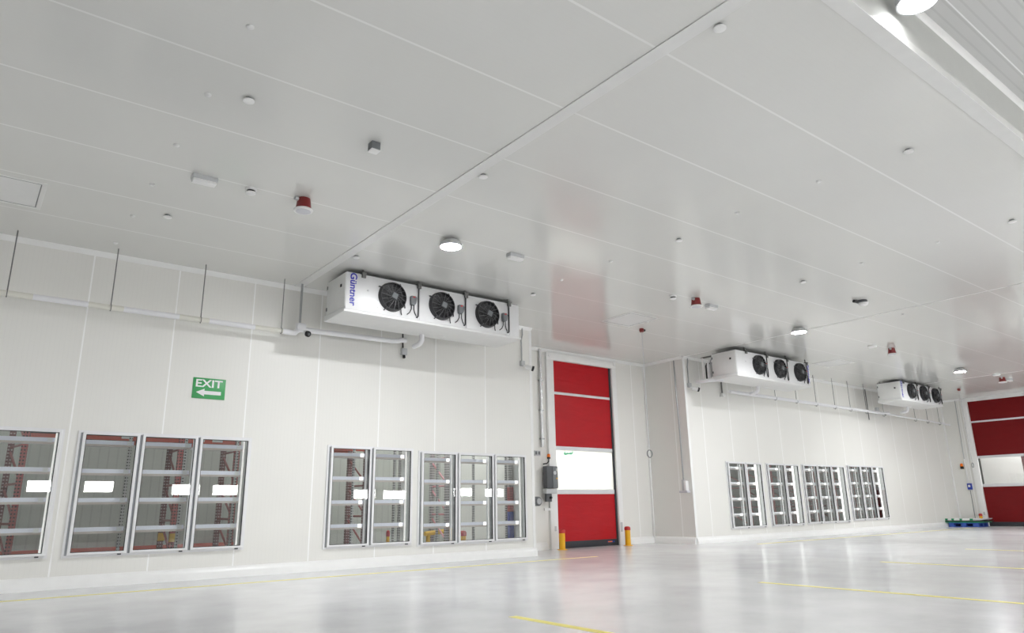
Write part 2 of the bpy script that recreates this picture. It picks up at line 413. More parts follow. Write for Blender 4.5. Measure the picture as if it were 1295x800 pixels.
# rooms beyond the two red doors
struct(MB().box(X1, YD + 2.4, 0, X2 + .12, YD + 2.5, H).build('wall_beyond_left', M['lit_room']))
struct(MB().box(XE + 3.0, -6, 0, XE + 3.1, 0, H).build('wall_beyond_far', M['lit_room']))
struct(MB().box(XE + .12, -6, H, XE + 3.1, .1, H + .1).build('ceiling_beyond_far', M['lit_room']))
struct(MB().box(X1, YD + .12, H, X2 + .12, YD + 2.5, H + .1).build('ceiling_beyond_left', M['lit_room']))

# ------------------------------------------------------------------ glass-door cooler fronts
def cooler(edges, z0, z1, yf, label, group, led):
    t = thing('glass_door_cooler', (edges[0], yf, z0), label, 'display cooler', group)
    x0, x1 = edges[0], edges[-1]
    MB().frame(x0, x1, z0, z1, .032, yf - .024, yf + .10).build('surround_frame', M['alu'], t)
    for e in edges[1:-1]: MB().box(e - .032, yf - .02, z0 + .032, e + .032, yf + (.05 if led else .10), z1 - .032).build('mullion', M['lgrey'] if led else M['alu_shade'], t)
    MB().box(x0 + .032, yf - .018, z0 + .032, x0 + .062, yf + .10, z1 - .032).build('side_jamb', M['alu_shade'], t)
    for i in range(len(edges) - 1):
        a = edges[i] + (.06 if i == 0 else .025); c = edges[i + 1] - (.03 if i == len(edges) - 2 else .014)
        d0, d1 = z0 + .035, z1 - .022
        d = MB().frame(a, c, d0, d1, .042, yf - .068, yf - .026, .036).build('door', M['alu'], t, bevel=.004)
        MB().frame(a + .038, c - .038, d0 + .032, d1 - .032, .012, yf - .060, yf - .030).build('gasket', M['gasket'], d)
        MB().box(a + .044, yf - .050, d0 + .038, c - .044, yf - .042, d1 - .038).build('glass_pane', M['glass'], d)
        MB().cbox((c - .10, yf - .05, d0 - .010), (.05, .03, .018)).build('hinge', M['black'], d)
    MB().box(x1 - .075, yf + .101, z0, x1 - .05, yf + (.15 if led else .30), z1).build('side_panel', M['white_plastic'], t)
    for e in edges[1:]:
        last = e == edges[-1]
        if last: c0, c1 = (e - .135, e - .08) if led else (e - .10, e - .078)
        else: c0, c1 = (e - .050, e - .035) if led else (e - .025, e + .02)
        MB().box(c0, yf + .102, z0 + .05, c1, yf + .128, z1 - .05).build('light_strip', (M['strip'] if last else M['strip_c']) if led else M['strip_dim'], t)
    return t

def shelving(edges, z0, z1, yf, label, group, led=False):
    t = thing('shelving_unit', (edges[0], yf + .4, 0), label, 'shelving', group)
    k = (z1 - z0) / 1.87; ya, yb = yf + .16, yf + .70
    for i in range(len(edges) - 1):
        a, c = edges[i] + .05, edges[i + 1] - .06 - (.04 if i == len(edges) - 2 else 0)
        for h in (.335, .77, 1.21, 1.655):
            z = z0 + h * k
            s = MB().box(a, ya, z + .03, c, yb, z + .055).build('shelf', M['shelf'], t)
            MB().prism_x([(ya, z + .055), (ya - .02, z + .03), (ya - .02, z + .092), (ya - .008, z + .092), (ya - .004, z + .06)], a, c).build('price_rail', M['rail'], s)
            MB().box(a, ya - .012, z - .004, c, ya + .012, z + .03).build('shelf_lip', M['lip'], s)
            w = .13 if led else .07
            MB().box(c - .03 - w, ya - .03, z + .022, c - .03, ya - .021, z + .088).build('shelf_highlight', M['glow_end'] if led or edges[0] > 5 else M['shelf'], s)  # stands for LED light caught on the shelf end, no lamp there
            if led: MB().box(a + .02, ya - .03, z + .045, c - .03 - w, ya - .021, z + .075).build('shelf_highlight', M['strip_c'], s)  # brightly lit price rail imitated by a glowing bar
            else: MB().box(a + .3, ya + .05, z + .018, a + .38, ya + .09, z + .03).build('shelf_glint', M['strip_dim'], s)  # LED reflection under the shelf imitated as a small glowing patch
    for e in edges:
        MB().box(e - .03, yb + .02, 0, e + .015, yb + .06, z1 + .2).build('post', M['post'], t)
        MB().box(e - .02, ya + .03, 0, e + .005, ya + .06, z1 + .1).build('front_post', M['shelf'], t)
    return t

LA = ['glass cooler door cut by the left edge of the wall under the pipe', 'row of three tall glass cooler doors below the green EXIT sign',
      'pair of glass cooler doors beside the three next to the red door', 'row of three glass cooler doors nearest the tall red door']
LB = ['pair of far glass freezer doors nearest the alcove corner', 'second pair of far glass freezer doors from the alcove corner',
      'three far glass freezer doors next to the last set', 'last three far glass freezer doors nearest the end wall']
SA = ['white shelves behind the glass door at the left edge', 'white shelves behind the three doors under the EXIT sign',
      'white shelves behind the pair of doors left of the last three', 'white shelves behind the three doors nearest the red door']
SB = ['bright shelves behind the freezer pair at the alcove corner', 'bright shelves behind the second freezer pair from the alcove',
      'bright shelves behind the third set of far freezer doors', 'bright shelves behind the freezer doors closest to the end wall']
for (e, a, c), l, s in zip(GA, LA, SA):
    cooler(e, a, c, 0, l, 'glass cooler doors in the near wall', False); shelving(e, a, c, 0, s, 'cooler shelving behind glass')
for (e, a, c), l, s in zip(GB, LB, SB):
    cooler(e, a, c, YB, l, 'glass freezer doors in the far wall', True); shelving(e, a, c, YB, s, 'cooler shelving behind glass', True)

# ------------------------------------------------------------------ pallet racks seen through the glass
def rack(frames, y0, y1, label, ztop, beam_z, red, dark, brace=None, guard_frames=()):
    brace = brace or M['brace']
    t = thing('pallet_rack', (frames[-1], (y0 + y1) / 2, 0), label, 'pallet rack', 'pallet racks in the cold rooms')
    for i, x in enumerate(frames):
        xa, xb = x if isinstance(x, tuple) else (x, x)
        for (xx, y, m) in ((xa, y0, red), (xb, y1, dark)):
            u = MB().box(xx - .045, y - .04, .0, xx + .045, y + .04, ztop).build('upright', m, t)
            MB().box(xx - .09, y - .07, 0, xx + .09, y + .07, .03).build('foot_plate', M['blue_box'], u)
            if i in guard_frames:
                MB().cbox((xx, y - .05, .63), (.11, .05, .14)).build('foot_guard', M['guard'], u)
        z = .30
        while z + .62 < ztop:
            MB().tube([(xa, y0, z), (xb, y1, z)], .02, 6).build('brace', brace, t)
            MB().tube([(xa, y0, z + .05), (xb, y1, z + .55)], .02, 6).build('brace', brace, t); z += .62
    xs = [f[0] if isinstance(f, tuple) else f for f in frames]
    for p, q in zip(xs, xs[1:]):
        for y in (y0, y1):
            bm = MB().box(p + .055, y - .02, beam_z, q - .055, y + .02, beam_z + .065).build('beam', M['beam'], t)
            if y == y0:
                for u in (.3, .62): 
                    xx = p + (q - p) * u; MB().box(xx - .09, y - .035, beam_z + .03, xx + .09, y - .02, beam_z + .09).build('label_holder', M['lgrey'], bm)
        MB().box(p + .05, y0 + .0, beam_z + .065, q - .05, y1 - .03, beam_z + .26).build('deck', M['deck'], t)
    return t
rack([(.84, .70), 3.19, 4.18], 1.15, 2.0, 'red pallet rack with yellow guard behind the doors under the EXIT sign', 3.2, 2.272, M['rack_red'], M['rack_dark'], guard_frames=(1,))
rack([(5.2), 6.86], 1.15, 1.95, 'dark red pallet rack behind the middle pair of cooler doors', 3.2, 2.24, M['rack_dark'], M['rack_dark'])
rack([8.88], 1.15, 1.80, 'pale rack frame with pink braces behind the cooler doors near the red door', 3.2, 3.0, M['rack_pale'], M['rack_pale'], M['brace_pink'])
rack([17.9 + 1.35 * k for k in range(11)], 1.3, 2.3, 'long red pallet rack inside the far freezer', 3.4, 2.4, M['rack_red'], M['rack_dark'])
t = thing('guard_rail', (1.0, 2.9, 0), 'low red guard rail along the back wall behind the three doors', 'guard rail')
MB().box(.3, 2.86, .33, 4.9, 2.92, .45).build('rail', M['beam'], t)
for x in (.5, 2.6, 4.7): MB().box(x - .04, 2.92, 0, x + .04, 2.97, .45).build('post', M['rack_dark'], t)
t = thing('rack_post', (10.28, .62, 0), 'red and blue rack post by the white side wall, last cooler door', 'post')
MB().box(10.23, .58, 1.5, 10.33, .66, 3.2).build('upper_post', M['post'], t); MB().box(10.225, .575, .95, 10.335, .665, 1.5).build('red_sleeve', M['rack_red'], t)
MB().box(10.225, .575, 0, 10.335, .665, .95).build('blue_sleeve', M['blue_box'], t)
t = thing('floor_barrier', (9.05, 1.75, 0), 'low yellow floor barrier behind the cooler doors near the red door', 'barrier')
MB().tube([(8.65, 1.7, .50), (9.5, 1.75, .56)], .05, 10).build('rail', M['guard'], t)
for x in (8.75, 9.35): MB().tube([(x, 1.72, 0), (x, 1.72, .52)], .05, 10).build('post', M['guard'], t)
def bollard(x, y, h, label, r=.06, group=None):
    t = thing('bollard', (x, y, 0), label, 'bollard', group)
    MB().lathe([(r, 0), (r, h * .82)], (x, y, 0), n=20).build('post', M['yellow'], t)
    MB().lathe([(r * 1.12, h * .80), (r * 1.12, h * .92), (r * .9, h * .98), (r * .4, h)], (x, y, 0), n=20).build('cap', M['red_cap'], t)
    MB().lathe([(r * 1.7, 0), (r * 1.7, .012), (r * 1.0, .014)], (x, y, 0), n=20).build('base_plate', M['yellow'], t)
bollard(12.33, YD - .42, .50, 'yellow bollard with red cap at the near foot of the red door', .075, 'bollards at the red door')
bollard(14.70, YD - .42, .50, 'yellow bollard with red cap on the far side of the red door', .075, 'bollards at the red door')
bollard(9.22, 1.0, .56, 'short yellow bollard with red cap behind the middle door of the last three', .07)
bollard(7.45, 1.2, .62, 'thin yellow post with red top behind the second door of the pair', .035)
bollard(XE - .35, EY1 + .12, .5, 'red topped bollard beside the far red door and pallet', .06)

# ------------------------------------------------------------------ rapid roll doors
def rapid_door(name, label, W, zt, bands, red, tr, green):
    """built in the XZ plane at y=0 over x 0..W, then placed with the matrix tr"""
    root = bpy.data.objects.new(name, None); COL.objects.link(root); root.matrix_world = tr
    root['kind'] = 'structure'; root['label'] = label
    def P(b, nm, m, par=root, bevel=0):
        o = b.build(nm, m, None, bevel); o.parent = par; return o
    a, c = .03, W - .07
    segs = [(bands[0] + .035, zt, red), (bands[1] + .035, bands[0] - .035, red), (.17, bands[2] - .05, red)]
    for z0, z1, m in segs: P(MB().box(a, -.012, z0, c, .012, z1), 'curtain_panel', m)
    w = P(MB().box(a, -.006, bands[2] + .06, c, .006, bands[1] - .045), 'window', M['vision_milky'] if green else M['vision'])
    for i, z in enumerate(bands):
        h = (.035, .05, .06)[i]
        P(MB().box(a, -.022, z - h, c, .022, z + h), 'cross_bar', M['bar'], bevel=.006)
    P(MB().box(a - .02, -.03, .002, c + .02, .03, .17), 'bottom_bar', M['rubber'], bevel=.01)
    P(MB().box(c - .38, -.034, .085, c - .10, -.029, .125), 'bar_label', M['blue_box'])
    P(MB().box(c - .36, -.037, .092, c - .20, -.033, .118), 'bar_label_stripe', M['orange'])
    P(MB().box(-.22, -.09, 0, .03, .0, zt + .05), 'side_column', M['trim'], bevel=.008)
    g = P(MB().box(W - .075, -.03, 0, W - .01, .05, zt), 'guide_channel', M['rubber'])
    P(MB().box(W - .01, -.09, 0, W + .17, .0, zt + .05), 'side_column', M['trim'], bevel=.008)
    P(MB().box(-.22, -.10, zt, W + .17, .0, zt + .20), 'header', M['trim'], bevel=.008)
    for x in (-.12, W + .1): P(MB().lathe([(.05, 0), (.05, .02), (.03, .024)], (x, -.10, zt + .12), '-Y', 16), 'bolt_cover', M['white_plastic'])
    P(MB().box(-.10, -.10, .44, -.04, -.085, .56), 'photocell', M['lgrey']); P(MB().box(W + .03, -.105, .35, W + .10, -.085, .60), 'photocell', M['lgrey'])
    if green:
        z = bands[1] - .14
        b = MB().prism([(a + .33, z - .02), (a + .38, z + .07), (a + .41, z + .005), (a + .47, z + .035), (a + .52, z + .01), (a + .58, z + .045), (a + .62, z + .02), (a + .66, z + .085), (a + .68, z + .03), (a + .62, z - .025), (a + .5, z - .015), (a + .4, z - .045)], -.010, -.006)
        P(b, 'marker_scribble', M['marker'], w)
    return root
tm = NT('milky_vision_sheet')
e = tm.n('ShaderNodeBsdfTranslucent', i_Color=(.93, .97, .94, 1)); g_ = tm.n('ShaderNodeBsdfGlossy', i_Roughness=.05); d_ = tm.n('ShaderNodeBsdfTransparent', i_Color=(.95, 1, .97, 1))
m1 = tm.n('ShaderNodeMixShader', i_0=.35); m2 = tm.n('ShaderNodeMixShader', i_0=.04)
tm.l(e.outputs[0], m1.inputs[1]); tm.l(d_.outputs[0], m1.inputs[2]); tm.l(m1.outputs[0], m2.inputs[1]); tm.l(g_.outputs[0], m2.inputs[2]); tm.l(m2.outputs[0], tm.out.inputs[0])
M['vision_milky'] = tm.m
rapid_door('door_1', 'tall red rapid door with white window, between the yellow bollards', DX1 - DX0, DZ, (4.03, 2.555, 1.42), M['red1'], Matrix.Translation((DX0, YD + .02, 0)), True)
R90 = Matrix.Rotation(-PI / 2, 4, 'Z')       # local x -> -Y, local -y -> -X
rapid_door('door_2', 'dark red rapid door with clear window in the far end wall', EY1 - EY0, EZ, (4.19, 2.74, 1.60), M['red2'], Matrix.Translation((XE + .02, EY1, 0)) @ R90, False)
t = thing('rack_upright', (XE + 1.6, -2.0, 0), 'red and grey rack upright seen through the far red door window', 'rack')
MB().box(XE + 1.55, -2.16, 0, XE + 1.65, -2.03, 3.4).build('upright', M['rack_dark'], t); MB().box(XE + 1.5, -2.3, 0, XE + 1.6, -2.19, 3.4).build('upright', M['rack_red'], t)
MB().box(XE + 1.52, -2.3, 1.2, XE + 1.62, -2.03, 1.26).build('brace', M['brace'], t)

# ------------------------------------------------------------------ evaporator fan coolers under the ceiling
def fan_parts(par, x, z, y):
    R = .265
    b = MB().lathe([(R, 0), (R + .012, .0), (R + .006, .05), (R - .004, .085), (R - .02, .085), (R - .025, .0)], (x, y, z), '-Y', 40)
    f = b.build('fan_cowl', M['fan'], par)
    bl = MB()
    for k in range(7):
        a = 2 * PI * k / 7
        pts = []
        for r, w, tw in ((.07, .05, .6), (.15, .10, .5), (.235, .12, .38)):
            c, s_ = math.cos(a + r * 1.2), math.sin(a + r * 1.2); tx, tz = -s_, c
            for q in (-1, 1): pts.append((x + c * r + tx * w * q * .9, y - .035 + q * w * math.sin(tw) * .35, z + s_ * r + tz * w * q * .9))
        bl.add(pts + [(p[0], p[1] + .006, p[2]) for p in pts], [(0, 1, 3, 2), (2, 3, 5, 4), (7, 6, 8, 9), (9, 8, 10, 11), (0, 2, 8, 6), (2, 4, 10, 8), (1, 7, 9, 3), (3, 9, 11, 5), (4, 5, 11, 10), (0, 6, 7, 1)])
    bl.lathe([(.09, 0), (.09, .05), (.07, .06)], (x, y, z), '-Y', 20)
    bl.build('fan_blades', M['fan'], f)
    MB().lathe([(R - .02, 0), (R - .02, .006)], (x, y, z), '-Y', 40).build('fan_throat', M['black'], f)
    gd = MB()
    for k in range(15):
        a = 2 * PI * (k + .3) / 15
        pts = []
        for i in range(6):
            u = i / 5; r = .06 + (R - .07) * u; aa = a + .35 * (1 - u) ** 2
            pts.append((x + r * math.cos(aa), y - .115 + .03 * u * u, z + r * math.sin(aa)))
        gd.tube(pts, .0065, 5)
    for r in (.155, R - .012): gd.ring((x, y - .112 + .03 * (r / R) ** 2, z), r, .0035, 'Y', 40, 5)
    for k in range(4):
        a = PI / 4 + k * PI / 2 + .25
        c, s_ = math.cos(a), math.sin(a); gd.tube([(x + c * (R - .01), y - .085, z + s_ * (R - .01)), (x + c * (R + .05), y - .01, z + s_ * (R + .05))], .012, 6)
    gd.build('fan_guard', M['guardwire'], f)
    MB().obox((x, y - .122, z), (.105, .02, .105), Matrix.Rotation(.35, 3, 'Y')).build('hub_plate', M['grey'], f)

def evaporator(x0, x1, yf, yb, z0, z1, fans, label, text_x, elbow, pipes=False, gap=.545):
    t = thing('evaporator_unit', (x0, yf, z0), label, 'evaporator', 'ceiling evaporators over the cooler doors')
    MB().box(x0, yf, z0 + .05, x1, yb, z1).build('casing', M['case'], t, bevel=.008)
    tr = MB().prism_x([(yf - .015, z0 + .045), (yf - .015, z0), (yb + .03, z0 - .02), (yb + .03, z0 + .09), (yb - .01, z0 + .09)], x0 - .03, x1 + .05).build('drip_tray', M['case_side'], t, bevel=.006)
    MB().tube([(x0 + (x1 - x0) * .62, yb - .2, z0 - .03), (x0 + (x1 - x0) * .62, yb - .2, z0 + .02)], .05, 12).build('drain_boss', M['white_plastic'], tr)
    for sx, nm in ((x0 - .012, 0), (x1, 1)):
        p = MB().box(sx, yf + .012, z0 + .10, sx + .012, yb - .01, z1 - .012).build('side_panel', M['case_side'], t, bevel=.003)
        MB().cbox((sx + .006 - .008 * (1 - 2 * nm), yf + .18, z1 - .22), (.022, .05, .05)).build('latch', M['black'], p)
        for zz in (z1 - .12, z0 + .2): MB().cbox((sx + .006 - .008 * (1 - 2 * nm), yb - .03, zz), (.02, .03, .06)).build('hinge', M['grey'], p)
    MB().box(x0 + .01, yf + .02, z1, x1 - .01, yb - .02, z1 + .012).build('top_lid', M['grey'], t)
    pitch = (fans[-1] - fans[0]) / (len(fans) - 1)
    xs = [fans[0] - pitch * .55] + [f + pitch * (gap - .025) for f in fans]
    for xx in xs:
        hk = MB().prism_x([(yf - .02, z1 + .01), (yf - .02, z1 - .07), (yf - .05, z1 - .075), (yf - .06, z1 + .012)], xx - .035, xx + .035)
        hk.box(xx - .05, yf - .06, z1 + .0, xx + .05, yf + .1, z1 + .02); hk.box(xx - .012, yf + .0, z1 + .02, xx + .012, yf + .024, H)
        hk.build('hanger', M['hanger'], t)
        hk = MB().box(xx - .05, yb - .1, z1 + .0, xx + .05, yb + .03, z1 + .02).box(xx - .012, yb - .03, z1 + .02, xx + .012, yb - .006, H); hk.build('hanger', M['hanger'], t)
    for i, fx in enumerate(fans):
        zc = (z0 + z1) / 2 + .04
        fan_parts(t, fx, zc, yf - .001)
        xq = fx + pitch * gap
        MB().box(xq - .006, yf - .004, z0 + .06, xq + .008, yf + .0005, z1 - .002).build('panel_seam', M['lgrey'], t)
        MB().tube([(xq - .03, yf - .018, z1 - .03), (xq - .03, yf - .018, z0 + .20), (xq - .035, yf - .022, z0 + .12), (xq - .06, yf - .022, z0 + .095), (xq - .075, yf - .02, z0 + .11)], .013, 8).build('conduit', M['black'], t)
        xj = fx + pitch * (gap - .145)
        j = MB().prism([(xj - .055, zc + .08), (xj + .035, zc + .08), (xj + .07, zc + .05), (xj + .045, zc - .06), (xj + .02, zc - .09), (xj - .05, zc - .09), (xj - .06, zc)], yf - .075, yf).build('junction_box', M['grey'], t, bevel=.006)
        MB().cbox((xj - .005, yf - .08, zc + .055), (.045, .014, .018)).build('switch', M['red_cap'], j)
        for dx, tx in ((-.035, -.08), (.02, .06)):
            MB().tube([(xj + dx, yf - .035, zc - .08), (xj + dx, yf - .035, zc - .17), (xj + dx + tx * .4, yf - .03, zc - .24), (xj + dx + tx, yf - .02, zc - .28)], .009, 7).build('cable', M['black'], t)
        MB().tube([(fx + .16, yf - .06, zc - .215), (fx + .175, yf - .04, zc - .27), (fx + .2, yf - .02, zc - .31)], .009, 7).build('cable', M['black'], t)
    for dx in (.42, ):
        MB().lathe([(.018, 0), (.014, .006)], (x0 + dx, yf - .002, z1 - .28), '-Y', 12).build('rivet_plug', M['lgrey'], t)
    for k in range(4): MB().lathe([(.008, 0), (.006, .004)], (x0 + .62, yf - .001, z1 - .17 - .13 * k), '-Y', 8).build('screw', M['lgrey'], t)
    # maker's lettering, reading downwards
    mtx = Matrix.Translation((text_x, yf - .004, (z0 + z1) / 2 + .06)) @ Matrix.Rotation(PI / 2, 4, 'Y') @ FACE
    text_mesh('lettering', 'Güntner', .175, M['blue_print'], t, mtx, bold=.0035)
    if pipes:
        MB().box(x0 + .02, yb + .30, z0 + .02, x0 + .07, yb + .36, z1 - .03).build('rear_bracket', M['trim'], t)
        MB().box(x0 + .02, yb, z1 - .06, x0 + .07, yb + .36, z1 - .02).build('rear_bracket', M['hanger'], t)
        for k, (y, r_) in enumerate(((yb + .08, .04), (yb + .17, .055), (yb + .25, .03))):
            MB().tube([(x0 + .1, yb - .02, z1 - .12 - .05 * k), (x0 + .06, y - .03, z1 - .12 - .05 * k), (x0 + .06, y, z1 - .18 - .05 * k), (x0 + .06, y, z0 + .08)], r_ * .7, 10).build('coil_pipe', (M['steel'], M['foam'], M['black'])[k], t)
        MB().tube([(x0 + .10, yb - .25, z0 - .01), (x0 - .05, yb + .1, z0 - .005), (x0 - .08, yb + .35, z0 - .005), (x0 - .05, yb + .52, z0 + .01)], .05, 14).build('lagged_pipe', M['foam'], t)
    ex = elbow
    MB().tube([(ex, yb - .10, z0 + .02), (ex, yb - .10, z0 - .12), (ex - .01, yb - .06, z0 - .18), (ex - .02, yb + .02, z0 - .20), (ex - .03, yb + .16, z0 - .215)], .05, 14).build('drain_elbow', M['foam'], t)
    return t
evaporator(4.97, 8.82, -1.65, -.85, 4.385, 5.115, [5.87, 6.93, 8.0], 'long white three-fan evaporator hanging over the near cooler doors', 5.10, 6.93)
evaporator(16.32, 19.98, -1.65, -.85, 4.37, 5.09, [17.33, 18.36, 19.40], 'white three-fan evaporator hanging past the alcove corner over far freezers', 19.895, 18.27, True, .43)
evaporator(25.88, 29.15, -1.65, -.85, 4.45, 5.12, [26.66, 27.64, 28.64], 'three-fan evaporator nearest the far end wall and dark red door', 26.0, 27.85)

# ------------------------------------------------------------------ pipes along the walls
def lagged_run(t, pts, r, nm='lagged_pipe', m=None):
    return MB().tube(pts, r, 14).build(nm, m or M['foam'], t)
def hang_rod(t, x, y, z):
    r = MB().tube([(x, y, z - .06), (x, y, H)], .0085, 6)
    r.build('hanger_rod', M['rod'], t); MB().ring((x, y, z), .052, .006, 'X', 20, 5).build('pipe_clip', M['rod'], t)
t = thing('drain_pipe', (-2, -.36, 4.22), 'long white lagged drain pipe hung along the wall above the EXIT sign', 'pipe')
py = -.36; x = -3.0; k = 0
while x < 4.4:
    q = min(x + random.uniform(.45, 1.2), 4.4)
    pts = []; rr = []
    nn = max(2, int((q - x) / .045))
    for i in range(nn + 1):
        pts.append((x + (q - x) * i / nn, py, 4.21)); rr.append(.043 + (.004 if i % 2 else 0))
    MB().tube(pts, rr, 14).build('lagging', M['foam'] if k % 2 else M['foam_cream'], t); x = q; k += 1
lagged_run(t, [(4.38, py, 4.21), (4.45, py, 4.205), (4.52, py, 4.20), (4.58, py, 4.205), (4.63, py, 4.26), (4.70, py, 4.285), (4.85, py, 4.29), (6.6, py, 4.315), (6.72, py, 4.33), (6.80, py, 4.36), (6.90, py, 4.36)], .05)
MB().box(4.60, py - .07, 4.27, 4.78, py + .05, 4.40).build('junction_fitting', M['foam'], t, bevel=.03)
for x in (.23, 1.585, 2.94, 4.33): hang_rod(t, x, py, 4.21)
t = thing('cable_conduit', (4.68, -.30, 4.3), 'grey conduit dropping from the ceiling to the pipe junction left of the big evaporator', 'conduit')
MB().tube([(4.69, -.30, 4.40), (4.69, -.30, 4.7), (4.70, -.28, H)], .022, 8).build('conduit', M['steel'], t)
t = thing('drain_pipe', (24, -.35, 4.2), 'far lagged drain pipe hung along the wall above the freezer doors', 'pipe')
py = -.35
lagged_run(t, [(17.75, py, 4.235), (18.0, py, 4.235), (27.2, py, 4.21), (27.45, py, 4.24), (27.6, py, 4.25)], .05)
lagged_run(t, [(27.6, py, 4.20), (31.0, py, 4.15), (33.0, py, 4.10)], .032, 'thin_pipe', M['foam'])
for x in (20.1, 21.3, 22.5, 23.7, 24.75, 25.9, 27.2, 29.8, 30.9, 32.0): hang_rod(t, x, py, 4.22 - .01 * (x - 20))

# ------------------------------------------------------------------ ceiling devices
def at(loc): return Vector(loc)
def lamp(x, y, z, top, label):
    t = thing('ceiling_lamp', (x, y, z), label, 'lamp', 'round ceiling lamps')
    MB().lathe([(.05, top - z), (.055, .10), (.12, .085), (.165, .05), (.180, .03), (.180, -.022), (.166, -.022), (.160, .0)], (x, y, z), n=40).build('lamp_housing', M['lgrey'], t)
    MB().lathe([(.158, .004), (.158, -.004), (.12, -.018), (.06, -.026)], (x, y, z), n=40).build('lamp_lens', M['lamp'] if top == H else (M['lamp_step'] if y > -11 else M['lamp_bay_added']), t)
lamp(5.743, -3.82, H - .11, H, 'lit round lamp in front of the big near evaporator')
lamp(15.9, -3.78, H - .11, H, 'lit round lamp in front of the second evaporator')
lamp(25.5, -3.75, H - .11, H, 'lit round lamp near the far red door')
lamp(-4.4, -3.8, H - .11, H, 'added lit lamp continuing the ceiling row, out of view at left')  # unseen, follows the row's spacing; added for brightness
lamp(28.5, -8.4, H - .11, H, 'added lit lamp under the main ceiling, out of view at right')  # unseen lamp added to brighten the far end wall
lamp(6.35, -10.72, 5.47, ZU, 'lit round lamp hung under the raised ceiling at the step')
for y in (-14.2, -17.8):  # unseen lamps added to raise the room's overall light
    for x in (1.1, 11.5, 22.0, 31.0): lamp(x, y, 5.62, ZU, 'added lit lamp under the raised ceiling, unseen behind the camera')

def cap(x, y, label, r=.058, group='white sprinkler caps on the ceiling'):
    t = thing('sprinkler_cap', (x, y, H), label, 'sprinkler cap', group)
    MB().lathe([(r * .62, 0), (r * .62, -.028)], (x, y, H), n=20).build('neck', M['grey'], t)
    MB().lathe([(r, -.024), (r, -.034), (r * .8, -.04)], (x, y, H), n=28).build('cover_plate', M['white_plastic'], t)
CAPS = [(1.86, -5.97, 'round white ceiling cap nearest the small square box'), (1.9, -2.26, 'round white ceiling cap between the hatch and the red sounder'),
        (4.86, -2.25, 'round white ceiling cap just above the big evaporator lettering'), (4.85, -5.97, 'round white ceiling cap touching the wide ceiling strip'),
        (4.86, -9.62, 'large round white ceiling cap at the top beside the wide strip'), (8.71, -2.27, 'round white ceiling cap past the far end of the big evaporator'),
        (8.74, -5.96, 'round white ceiling cap out in the middle ceiling panel'), (8.67, -9.57, 'round white ceiling cap near the ceiling step, upper right'),
        (12.5, -5.91, 'round white ceiling cap above the second evaporator lamp'), (12.34, -9.49, 'round white ceiling cap at the right edge of the ceiling')]
for x, y, l in CAPS: cap(x, y, l)
rows = {1.5: ('over the three near cooler doors', [-.62, -1.96, -3.22, -4.5, -5.8, -7.12]), 8.6: ('in the row beside the big evaporator', [-3.26, -4.57, -7.17, -8.45]), 12.4: ('in the row over the alcove', [-2.02, -7.12, -8.4]), 16.78: ('in the row over the second evaporator', [-5.87])}
ordn = ['first', 'second', 'third', 'fourth', 'fifth', 'sixth']
for x, (d, ys) in rows.items():
    for i, y in enumerate(ys):
        o = MB().lathe([(.034, 0), (.034, -.008), (.022, -.018), (.010, -.021)], (x, y, H), n=16).build('bolt_cap', M['bolt'], None, loc=(x, y, H))
        tag(o, 'small flat bolt cap %s, %s from the wall' % (d, ordn[i]), 'bolt cap', 'bolt caps on the ceiling')

t = thing('junction_box', (3.34, -5.89, H), 'small square grey ceiling box alone in the middle of the panels', 'junction box')
MB().cbox((3.34, -5.89, H - .05), (.11, .11, .10)).build('box', M['grey'], t, bevel=.006); MB().cbox((3.34, -5.89, H - .104), (.115, .115, .012)).build('lid', M['white_plastic'], t, bevel=.003)
def sounder(x, y, label):
    t = thing('alarm_sounder', (x, y, H), label, 'alarm sounder', 'red alarm sounders on the ceiling')
    MB().lathe([(.085, 0), (.09, -.03), (.108, -.16)], (x, y, H), n=32).build('body', M['beacon_red'], t)
    f = MB().lathe([(.118, -.155), (.135, -.17), (.128, -.185), (.10, -.186)], (x, y, H), n=32).build('flange', M['white_plastic'], t)
    MB().lathe([(.10, -.184), (.10, -.19), (.06, -.20)], (x, y, H), n=28).build('lens', M['pale_lens'], t)
    MB().tube([(x - .09, y - .02, H - .03), (x - .14, y - .03, H - .03)], .028, 10).build('cable_gland', M['lgrey'], t)
sounder(3.27, -3.93, 'red alarm sounder on the ceiling left of the wide strip, the nearest')
sounder(11.75, -3.93, 'red alarm sounder on the ceiling above the alcove corner')
sounder(20.4, -3.93, 'red alarm sounder on the ceiling before the farthest evaporator')
sounder(28.85, -3.85, 'red alarm sounder on the ceiling above the far red door')
def emergency(x, y, label, r=0):
    t = thing('emergency_light', (x, y, H), label, 'emergency light', 'white emergency lights on the ceiling')
    MB().cbox((x, y, H - .03), (.30, .13, .06)).build('housing', M['lgrey'], t, bevel=.006)
    MB().cbox((x, y, H - .075), (.285, .115, .04)).build('diffuser', M['white_plastic'], t, bevel=.008)
emergency(1.99, -3.83, 'white oblong emergency light on the ceiling above the EXIT sign'); emergency(7.02, -3.86, 'white oblong emergency light just past the nearest lamp')
emergency(12.44, -3.80, 'white oblong emergency light beside the alcove sounder'); emergency(29.4, -3.9, 'pale emergency light right of the farthest sounder')
def smoke(x, y, label):
    t = thing('smoke_detector', (x, y, H), label, 'smoke detector', 'smoke detectors on the ceiling')
    MB().lathe([(.075, 0), (.075, -.025), (.07, -.03)], (x, y, H), n=28).build('base', M['white_plastic'], t)
    MB().lathe([(.055, -.03), (.055, -.055)], (x, y, H), n=28).build('chamber', M['black'], t)
    MB().lathe([(.068, -.055), (.065, -.07), (.04, -.082)], (x, y, H), n=28).build('cover', M['white_plastic'], t)
